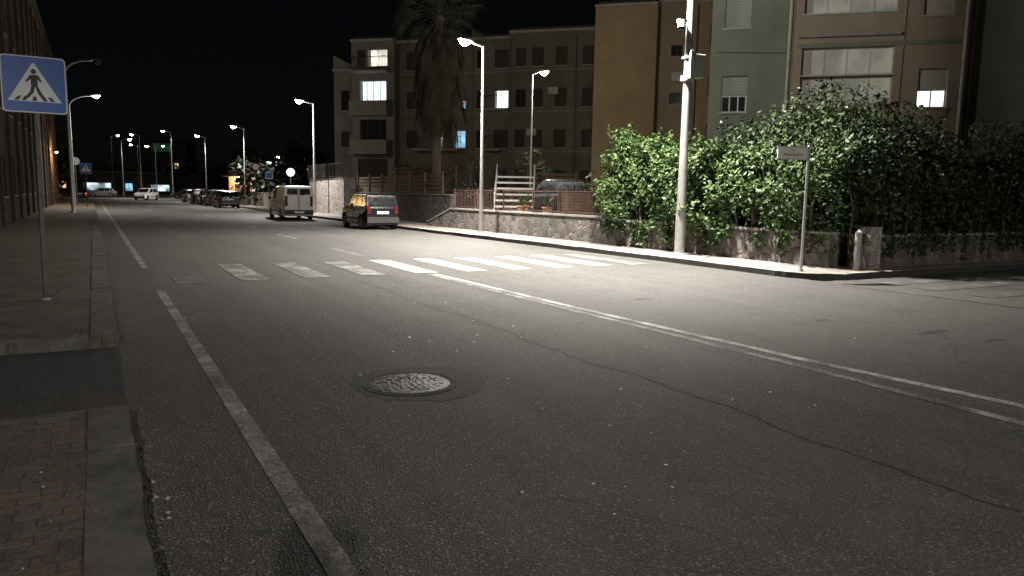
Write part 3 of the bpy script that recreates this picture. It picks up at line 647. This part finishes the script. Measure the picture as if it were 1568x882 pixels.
# ---------------------------------------------------------------- foliage
def leaves(name,C,size,mat,parent=None,up=.3,tone=None,out=None):
    C=np.asarray(C);n=len(C)
    nrm=rng.normal(size=(n,3)); nrm[:,2]+=up*2
    if out is not None: nrm+=out*.9
    nrm/=np.linalg.norm(nrm,axis=1)[:,None]
    t=rng.normal(size=(n,3)); t-= (t*nrm).sum(1)[:,None]*nrm; t/=np.linalg.norm(t,axis=1)[:,None]; b=np.cross(nrm,t)
    s=size*rng.uniform(.6,1.35,n)[:,None]
    V=np.stack([C-t*s, C+b*s*.45-nrm*s*.12, C+t*s, C-b*s*.45-nrm*s*.12],1).reshape(-1,3)
    me=bpy.data.meshes.new(name); me.vertices.add(4*n); me.vertices.foreach_set('co',V.ravel().astype(np.float32))
    me.loops.add(4*n); me.loops.foreach_set('vertex_index',np.arange(4*n,dtype=np.int32))
    me.polygons.add(n); me.polygons.foreach_set('loop_start',np.arange(0,4*n,4,dtype=np.int32)); 
    me.materials.append(MAT[mat])
    a=me.attributes.new('lv','FLOAT','POINT'); tv=rng.uniform(0,1,n)*.6+(tone if tone is not None else rng.uniform(0,.4,n)); a.data.foreach_set('value',np.repeat(tv,4).astype(np.float32))
    me.update(calc_edges=True); me.validate()
    o=bpy.data.objects.new(name,me); S.collection.objects.link(o)
    if parent:o.parent=parent
    return o
def clumps(cent,rad,per):
    out=[];o=[];tn=[]
    for c,r in zip(cent,rad):
        k=int(per*(r/.35)**2)+1; d=rng.normal(size=(k,3)); d/=np.linalg.norm(d,axis=1)[:,None]
        rr=r*rng.uniform(.55,1.15,k)[:,None]; out.append(np.array(c)+d*rr); o.append(d); tn.append(np.full(k,rng.uniform(0,.4)))
    return np.concatenate(out),np.concatenate(o),np.concatenate(tn)
def hedge(name,a,b,wid,hfun,zlow,per=70,dens=4.0,mat='leaf_hedge',size=.075,bulge=0,drape=0):
    a=Vector(a);b=Vector(b);d=(b-a);Ln=d.length;d.normalize();q=Vector((-d.y,d.x))
    e=empty(name,(0,0,0)); cs=[];rs=[]
    for i in range(int(Ln*3.0*dens)):
        t=random.uniform(0,Ln);h=hfun(t)+.18*math.sin(t*2.3+a.x)+.12*math.sin(t*5.1);z=random.uniform(zlow+.15*math.sin(t*3),h)
        rad=random.uniform(.18,.42); off=random.uniform(-.05,.35)+.2*math.sin(t*1.9+z*2.1)-bulge*math.sin(max(0,(z-zlow)/(h-zlow))*PI)
        p=a+d*t+q*off; cs.append((p.x,p.y,z));rs.append(rad)
    for i in range(int(Ln*wid*dens*.8)):
        t=random.uniform(0,Ln);h=hfun(t)+.2*math.sin(t*2.3+a.x)+.12*math.sin(t*5.1)+random.uniform(-.15,.25);o=random.uniform(0,wid); p=a+d*t+q*o
        cs.append((p.x,p.y,h));rs.append(random.uniform(.18,.4))
    for tt in(0,Ln):
        for i in range(int(wid*3*dens)):
            o=random.uniform(0,wid);z=random.uniform(zlow,hfun(tt)); p=a+d*(tt+(-.05 if tt==0 else .05))+q*o; cs.append((p.x,p.y,z)); rs.append(random.uniform(.2,.4))
    for i in range(int(drape*Ln)):
        t=random.uniform(0,Ln); l=random.uniform(.1,.55); p=a+d*t-q*.03; k=0
        while k<l: cs.append((p.x+random.uniform(-.05,.05),p.y+random.uniform(-.05,.02),zlow+.1-k)); rs.append(random.uniform(.07,.14)); k+=.1
    C,O,T=clumps(cs,rs,per)
    sp=[]
    for i in range(int(Ln*9)):
        t=random.uniform(0,Ln);p=a+d*t+q*random.uniform(-.1,wid*.6);z=hfun(t)+.2*math.sin(t*2.3+a.x)+.25;ln=random.uniform(.1,.5)
        dx,dy=random.uniform(-.3,.3),random.uniform(-.3,.3)
        for k in range(7): sp.append((p.x+dx*k/6*ln,p.y+dy*k/6*ln,z+ln*k/6))
    sp=np.array(sp); C=np.concatenate([C,sp]);O=np.concatenate([O,np.zeros_like(sp)]);T=np.concatenate([T,np.full(len(sp),.2)])
    leaves('foliage',C,size,mat,e,.3,T,O)
    mb=MB(); n=max(3,int(Ln/.5))
    for i in range(n):
        t0=Ln*i/n+.2;t1=Ln*(i+1)/n+.2
        if t1>Ln-.1:t1=Ln-.1
        if t0>=t1: break
        h=hfun((t0+t1)/2)-.2; A=a+d*t0+q*.45;B=a+d*t1+q*.45
        P=[A,B,B+q*(wid-.8),A+q*(wid-.8)]
        mb.add([(p.x,p.y,zlow+.1) for p in P]+[(p.x,p.y,h) for p in P],[(0,1,2,3),(4,5,6,7),(0,1,5,4),(1,2,6,5),(2,3,7,6),(3,0,4,7)],'hedge_core')
    for i in range(int(Ln*2.5)):
        t=random.uniform(.1,Ln-.1);p=a+d*t+q*random.uniform(.05,.4); mb.tube([(p.x,p.y,zlow-.1),(p.x+random.uniform(-.15,.15),p.y+random.uniform(-.1,.1),zlow+.7),(p.x+random.uniform(-.3,.3),p.y,zlow+1.5)],[.03,.022,.012],'bark',6)
    mb.obj('branches',e); return e
hedge('hedge',(13.8,18.8),(14.35,11.0),1.9,lambda t:3.05+.12*math.sin(t*1.1)-.4*min(1,t/3.5) ,.72,bulge=.35,per=105,dens=5,size=.068,drape=5)
hedge('hedge',(14.7,10.6),(31,10.55),1.8,lambda t:2.9+.2*math.sin(t*.9)+.03*t,.72,mat='leaf_dark',per=85,dens=4.5,bulge=.2,size=.065,drape=9)
def tree(name,loc,z0,H,rad,n,mat,trunk=.12,per=60,size=.07,squash=.8):
    e=empty(name,(loc[0],loc[1],z0)); mb=MB(); th=H-rad*squash*1.3
    pts=[(0,0,0),(.05,.03,th*.5),(0.0,-.04,th)]; mb.tube(pts,[trunk,trunk*.8,trunk*.6],'bark')
    cs=[];rs=[]
    for i in range(9):
        t=random.uniform(0,6.28);ph=random.uniform(-.1,1.2); r=rad*.75
        tip=(r*math.cos(t)*math.cos(ph),r*math.sin(t)*math.cos(ph),th+r*squash*(.3+math.sin(ph)*.9))
        m_=tuple((a+b)/2+random.uniform(-.1,.1) for a,b in zip(pts[-1],tip)); mb.tube([pts[-1],m_,tip],[trunk*.5,trunk*.35,trunk*.12],'bark',7)
    for i in range(n):
        d=rng.normal(size=3); d/=np.linalg.norm(d); r=rad*random.uniform(.35,1.0)**.6*(1+.2*math.sin(3*d[0]+2*d[1]+4*d[2]))
        cs.append((d[0]*r,d[1]*r,H-rad*squash+d[2]*r*squash)); rs.append(random.uniform(.16,.38)*rad/1.6)
    mb.obj('trunk',e); C,O,T=clumps(cs,rs,per); leaves('crown',C,size,mat,e,.3,T,O); return e
tree('laurel_tree',(16.4,12.6),.8,3.75,1.7,130,'leaf_dark',per=75,size=.065)
tree('laurel_tree',(15.8,14.2),.8,3.0,1.3,80,'leaf_dark',per=65,size=.065)
for (x,y,z,h,r) in [(19.4,27.5,.8,1.4,.7),(21.5,26.6,.8,1.8,.9),(15.4,34.5,.8,2.2,.9),(21.5,36,1.9,2.2,1.0),(24.5,31,.8,2.4,1.1),(16.5,43,1.9,1.9,.9),(15.2,20.8,.8,1.6,.7),(22.5,25,.8,1.6,.8),(19.5,40,1.9,2.2,1.0),(15.4,31.0,.8,1.4,.6)]:
    tree('shrub',(x,y),z,h,r,22,'leaf_dark',trunk=.05,per=45,size=.08)
cs=[];rs=[]
for bx,by,bw,bh in [(-14,120,12,9),(-4,190,30,8),(22,150,14,8),(24,105,8,6),(45,130,20,10),(17,72,4,3.5),(-8,92,5,7)]:
    for i in range(60): cs.append((bx+random.gauss(0,bw*.4),by+random.gauss(0,3),abs(random.gauss(bh*.4,bh*.3))));rs.append(random.uniform(.8,1.8))
C,O,T=clumps(cs,rs,5); leaves('distant_trees',C,.35,'leaf_far',None,.3,T,O)

def palm(loc,z0,H):
    e=empty('palm_tree',(loc[0],loc[1],z0)); mb=MB(); pts=[];rd=[]
    for i in range(24):
        t=i/23; pts.append((.25*t*t,.1*t,H*t)); rd.append(.26-.09*t+(.02 if i%2 else 0)+(.12 if i==0 else 0))
    mb.tube(pts,rd,'bark',12); mb.obj('trunk',e); top=Vector(pts[-1]); fb=MB()
    def frond(base,az,el,ln,m,fan,droop):
        c,s=math.cos(az),math.sin(az); p=Vector(base);d=Vector((c*math.cos(el),s*math.cos(el),math.sin(el)))
        mid=p+d*ln*.5; dd=(d+Vector((0,0,-droop))).normalized(); end=mid+dd*ln*.3
        fb.tube([p,mid,end],[.02,.014,.01],m,4); side=Vector((-s,c,0)); 
        for k in range(15):
            a=(k/14-.5)*fan; v=(dd*math.cos(a)+side*math.sin(a)).normalized(); L1=ln*.55*(1-.25*abs(k/14-.5)); tip1=end+v*L1*.6; tip2=end+v*L1+Vector((0,0,-L1*(.25+droop*.4)))
            wv=v.cross(Vector((0,0,1))); 
            if wv.length<.1: wv=side
            wv=wv.normalized()*.028
            fb.add([end-wv*.4,end+wv*.4,tip1+wv,tip1-wv,tip2],[(0,1,2,3),(3,2,4)],m)
    for i in range(46): frond(top,random.uniform(0,6.28),random.uniform(-.3,1.25),random.uniform(1.4,2.2),'palm_green',2.6,random.uniform(.2,.8))
    for i in range(200):
        h=random.uniform(0,3.8); frond(top+Vector((-.05,0,-h)),random.uniform(0,6.28),random.uniform(-1.1,-.4),random.uniform(1.2,2.0),'palm_dead',2.0,random.uniform(.8,1.8))
    fb.obj('fronds',e)
pm('palm_green',(.018,.026,.012),(.035,.045,.02),4,.8)
palm((15.3,35.3),.8,9.6)

# ---------------------------------------------------------------- vehicles
def vehicle(name,loc,rot,P,paint_m,tail='tail_red'):
    Ln,W,H,B=P['L'],P['W'],P['H'],P['belt']; e=empty(name,(loc[0],loc[1],0),rot); wr=P.get('wr',.3)
    up=P['up']; ay=P['axles']; zb=.2
    prof=list(up)
    bot=[(up[-1][0]-.03,zb)]
    for a in reversed(ay):
        r=wr+.06
        th=math.asin((wr-zb)/r); angs=np.linspace(-th,PI+th,13)
        bot+=[(a+r*math.cos(t),wr+r*math.sin(t)) for t in angs]
    bot.append((up[0][0]+.03,zb)); prof+=bot
    def hw(y): 
        t=min(y,Ln-y); return W/2*(1-.12*max(0,1-t/.45)**2)
    n=len(prof); mb=MB()
    V=[(-hw(y)+(0.03 if z>B-.05 else 0),y,z) for y,z in prof]+[(hw(y)-(0.03 if z>B-.05 else 0),y,z) for y,z in prof]
    mb.add(V,[tuple(range(n)),tuple(range(n,2*n))[::-1]]+[(i,n+i,n+(i+1)%n,(i+1)%n) for i in range(n)],paint_m)
    o=mb.obj('body',e,bevel=.04,seg=3,angle=35,smooth=False)
    (rb,fb_),(rt,ft)=P['gh']; wb_=W/2-.05; wt=W/2-P.get('tumble',.17); z1=B-.03;z2=H
    mb=MB(); zm=H-.06
    lay=[(z1,rb,fb_,wb_),(zm,rt-.04,ft+.08,wt+.02),(z2,rt+.18,ft-.12,wt-.12)]
    vs=[]
    for z,r_,f_,w_ in lay: vs+=[(-w_,r_,z),(w_,r_,z),(w_*.96,f_,z),(-w_*.96,f_,z)]
    fs=[(3,2,1,0),(8,9,10,11)]
    for k in(0,4):
        for i in range(4): fs.append((k+i,k+(i+1)%4,k+4+(i+1)%4,k+4+i))
    mb.add(vs,fs,paint_m); mb.obj('cabin',e,bevel=.04,seg=3,angle=20)
    gb=MB()
    def side(y,z,sgn,o=.008):
        t=(z-z1)/(zm-z1); w_=wb_+(wt+.02-wb_)*t; r_=rb+(rt-.04-rb)*t; f_=fb_+(ft+.08-fb_)*t; yy=r_+(f_-r_)*y; w_*=1-.04*y
        return (sgn*(w_+o),yy,z)
    for sgn in(-1,1):
        for a0,a1 in P['wins']:
            pts=[side(a0,B+.05,sgn),side(a1,B+.05,sgn),side(a1-.01,H-.13,sgn),side(a0+.01,H-.13,sgn)]
            gb.poly(pts if sgn>0 else pts[::-1],'glass')
    def endp(x,z,front,o=.01):
        t=(z-z1)/(zm-z1); w_=wb_+(wt+.02-wb_)*t; yy=(fb_+(ft+.08-fb_)*t+o) if front else (rb+(rt-.04-rb)*t-o)
        return (x*w_,yy,z)
    zr=P.get('rearz',B+.06)
    for x0,x1 in P.get('rear',[(-.84,.84)]): gb.poly([endp(x0,zr,False),endp(x1,zr,False),endp(x1*.97,H-.16,False),endp(x0*.97,H-.16,False)],'glass')
    gb.poly([endp(.85,B+.04,True),endp(-.85,B+.04,True),endp(-.85,H-.12,True),endp(.85,H-.12,True)],'glass'); gb.obj('windows',e)
    d=MB(); hw0=hw(0.0)
    d.box(-hw0-.0,hw0+.0,-.07,.05,.3,.54,'plastic_black' if P.get('blackbump') else paint_m); d.box(-hw(Ln),hw(Ln),Ln-.04,Ln+.06,.27,.5,'plastic_black')
    d.box(-.26,.26,-.085,-.072,.36,.47,'white_flat') if P.get('plate')=='low' else d.box(-.26,.26,up[1][0]-.035,up[1][0]-.012,.68,.79,'white_flat')
    tz0,tz1=P['tail']
    for sg in(-1,1):
        xx=sg*(hw0-.09); d.box(xx-.07,xx+.07,-.012,.12,tz0,tz1,tail)
        d.box(sg*(hw0-.16)-.1,sg*(hw0-.16)+.1,Ln-.12,Ln+.02,.56,.70,'head_clear')
        ym=fb_-.25; d.box(sg*(W/2+.07)-.07,sg*(W/2+.07)+.07,ym-.05,ym+.06,B+.02,B+.17,'plastic_black')
        for yd in P['doors']:
            d.box(sg*W/2-.003 if sg>0 else -W/2-.004,sg*W/2+.004 if sg>0 else -W/2+.003,yd-.008,yd+.008,.35,B-.02,'plastic_black')
            d.box(min(sg*W/2,sg*(W/2+.025)),max(sg*W/2,sg*(W/2+.025)),yd+.08,yd+.24,B-.14,B-.11,'plastic_black')
        d.box(min(sg*(W/2-.02),sg*(W/2+.012)),max(sg*(W/2-.02),sg*(W/2+.012)),ay[0]+wr+.1,ay[1]-wr-.1,.42,.5,'plastic_black')
    d.box(-.02,.3,rb-.03,rb-.015,zr-.02,zr+.0,'plastic_black')
    if P.get('split'): d.box(-.008,.008,-.03,.0,.4,H-.12,'plastic_black'); d.box(-.05,.05,-.03,.0,.9,.94,'plastic_black')
    d.cyl((0,Ln*.3,H),(0,Ln*.3-.1,H+.25),.006,.004,'plastic_black',6)
    d.obj('trim',e,bevel=.008,seg=1)
    w=MB()
    for a in ay:
        for sg in(-1,1):
            x0=sg*(W/2-.19);x1=sg*(W/2-.01)
            w.cyl((x0,a,wr),(x1,a,wr),wr,wr,'rubber',28); w.cyl((x1,a,wr),(x1+sg*.006,a,wr),wr*.64,wr*.6,'rim',24)
            for k in range(5):
                t=2*PI*k/5; w.beam((x1+sg*.01,a+math.cos(t)*wr*.15,wr+math.sin(t)*wr*.15),(x1+sg*.01,a+math.cos(t)*wr*.55,wr+math.sin(t)*wr*.55),.05,.01,'plastic_black')
    w.box(-W/2+.2,W/2-.2,.3,Ln-.3,.2,.45,'plastic_black')
    w.obj('wheels',e,bevel=.015,seg=2,angle=50)
    return e
HATCH=dict(L=3.6,W=1.6,H=1.54,belt=.96,up=[(0,.3),(0,.6),(.04,.97),(2.72,.97),(3.3,.86),(3.52,.7),(3.6,.45),(3.6,.3)],axles=(.6,2.95),gh=((.05,2.78),(.24,2.05)),wins=[(.06,.2),(.24,.54),(.58,.9)],tail=(.68,1.02),doors=(.95,1.75),blackbump=True,plate='high',tumble=.15)
SED=dict(L=4.1,W=1.7,H=1.45,belt=.93,up=[(0,.3),(0,.62),(.06,.94),(2.9,.94),(3.7,.82),(4.0,.68),(4.1,.45),(4.1,.3)],axles=(.75,3.3),gh=((.15,3.0),(.65,2.25)),wins=[(.1,.22),(.26,.54),(.58,.9)],tail=(.62,.85),doors=(1.15,2.0),plate='high',tumble=.2)
VAN=dict(L=4.2,W=1.76,H=1.86,belt=1.08,up=[(0,.3),(0,.6),(.02,1.09),(3.15,1.09),(3.75,.95),(4.1,.78),(4.2,.5),(4.2,.3)],axles=(.75,3.4),gh=((.02,3.3),(.1,2.45)),wins=[(.67,.92)],tail=(.75,1.3),doors=(1.3,2.25),rear=[(-.8,-.08),(.08,.8)],rearz=1.38,split=True,blackbump=True,plate='low',tumble=.12)
vehicle('parked_car',(10.75,30.5),R(0),HATCH,'car_black')
vehicle('parked_van',(9.8,41.5),R(0),VAN,'car_white')
vehicle('parked_car',(9.95,66.5),R(0),SED,'car_black'); vehicle('parked_car',(9.9,72.5),R(0),HATCH,'car_grey')
vehicle('parked_car',(9.9,78.3),R(0),SED,'car_black'); vehicle('parked_car',(9.8,84.5),R(0),HATCH,'car_navy'); vehicle('parked_car',(9.7,91),R(0),SED,'car_silver')
vehicle('parked_car',(6.6,107),R(150),HATCH,'car_white')
vehicle('parked_car',(-1.6,104),R(0),SED,'car_navy','tail_on')
vehicle('parked_car',(20.5,29.2),R(60),HATCH,'car_grey').location.z=.8
for (x,y,m) in [(3,135,'car_silver'),(-6,128,'car_white'),(14,122,'car_grey')]: vehicle('parked_car',(x,y),R(90),SED,m,'tail_on')

# ---------------------------------------------------------------- photographer (casts the shadow at the bottom)
def person(loc,rot):
    e=empty('person',(loc[0],loc[1],0),rot)
    J={'pel':(0,0,.95,.15),'wa':(0,0,1.12,.14),'ch':(0,0,1.35,.17),'nk':(0,.02,1.52,.065),
       'hl':(-.1,0,.9,.1),'kl':(-.12,.03,.5,.065),'al':(-.13,0,.1,.045),'tl':(-.14,.14,.04,.04),
       'hr':(.1,0,.9,.1),'kr':(.12,.03,.5,.065),'ar':(.13,0,.1,.045),'tr':(.14,.14,.04,.04),
       'sl':(-.2,0,1.43,.07),'el':(-.27,.16,1.28,.048),'wl':(-.1,.32,1.52,.032),
       'sr':(.2,0,1.43,.07),'er':(.27,.16,1.28,.048),'wr':(.1,.32,1.52,.032)}
    E=['pel-wa','wa-ch','ch-nk','pel-hl','hl-kl','kl-al','al-tl','pel-hr','hr-kr','kr-ar','ar-tr','ch-sl','sl-el','el-wl','ch-sr','sr-er','er-wr']
    ks=list(J); me=bpy.data.meshes.new('body'); me.from_pydata([J[k][:3] for k in ks],[tuple(ks.index(a) for a in s.split('-')) for s in E],[])
    o=bpy.data.objects.new('body',me); S.collection.objects.link(o); o.parent=e; me.materials.append(MAT['cloth'])
    m=o.modifiers.new('s','SKIN')
    for i,k in enumerate(ks): me.skin_vertices[0].data[i].radius=(J[k][3],J[k][3]*(.75 if k in('ch','wa','pel') else 1)); me.skin_vertices[0].data[i].use_root=(k=='pel')
    o.modifiers.new('u','SUBSURF').levels=2
    bpy.ops.mesh.primitive_uv_sphere_add(segments=24,ring_count=16,radius=.11); h=bpy.context.object; h.name='head'; h.scale=(.78,.95,1.15); h.location=(0,.04,1.67); h.parent=e; h.data.materials.append(MAT['skin'])
    mb=MB(); mb.cyl((0,.13,1.66),(0,.165,1.645),.018,.012,'skin',8); 
    for sx in(-1,1): mb.cyl((sx*.035,.128,1.69),(sx*.035,.135,1.69),.014,.01,'sign_black',8); mb.cyl((sx*.083,.03,1.67),(sx*.095,.02,1.67),.028,.022,'skin',8)
    mb.box(-.025,.025,.13,.138,1.605,1.612,'sign_red'); mb.obj('face',e)
    bpy.ops.mesh.primitive_uv_sphere_add(segments=24,ring_count=16,radius=.115); h=bpy.context.object; h.name='hair'; h.scale=(.82,.93,1.1); h.location=(0,.015,1.695); h.parent=e; h.data.materials.append(MAT['plastic_black'])
    hb=MB()
    for sx in(-1,1):
        hb.box(sx*.09-.02,sx*.09+.02,.32,.38,1.53,1.62,'skin')
        for k in range(4): z=1.545+k*.021; hb.tube([(sx*.09,.37,z),(sx*.078,.392,z),(sx*.062,.387,z)],[.009,.008,.007],'skin',6)
        hb.tube([(sx*.085,.34,1.60),(sx*.07,.362,1.64)],[.01,.008],'skin',6)
    hb.obj('hands',e,bevel=.006)
    mb=MB(); mb.box(-.078,.078,.368,.376,1.56,1.635,'plastic_black'); mb.obj('phone',e,bevel=.003)
    return e
person((-.19,-.36),R(-29.4))

# ---------------------------------------------------------------- world / moonlight / camera
w=bpy.data.worlds.new("World"); S.world=w; w.use_nodes=True; nt=w.node_tree; bg=nt.nodes['Background']
sky=nt.nodes.new('ShaderNodeTexSky'); sky.sky_type='NISHITA'; sky.sun_disc=False; sky.sun_elevation=R(35); sky.sun_rotation=R(200)
L(nt,sky.outputs[0],bg.inputs['Color']); bg.inputs['Strength'].default_value=.00035
sd=bpy.data.lights.new('moon','SUN'); sd.energy=.003; sd.angle=R(.5); sd.color=(.8,.88,1); so=bpy.data.objects.new('moon',sd); S.collection.objects.link(so); so.rotation_euler=(R(50),0,R(200))
cd=bpy.data.cameras.new('camera'); cam=bpy.data.objects.new('camera',cd); S.collection.objects.link(cam)
cd.sensor_width=36; cd.lens=25.94; cd.clip_start=.02; cd.clip_end=3000
cam.matrix_world=Matrix.Translation((0,0,1.65))@Matrix.Rotation(R(-29.4),4,'Z')@Matrix.Rotation(R(90-7.3),4,'X')@Matrix.Rotation(R(1.0),4,'Z')
S.camera=cam
S.view_settings.view_transform='Standard'; S.view_settings.look='None'; S.view_settings.exposure=0; S.view_settings.gamma=1
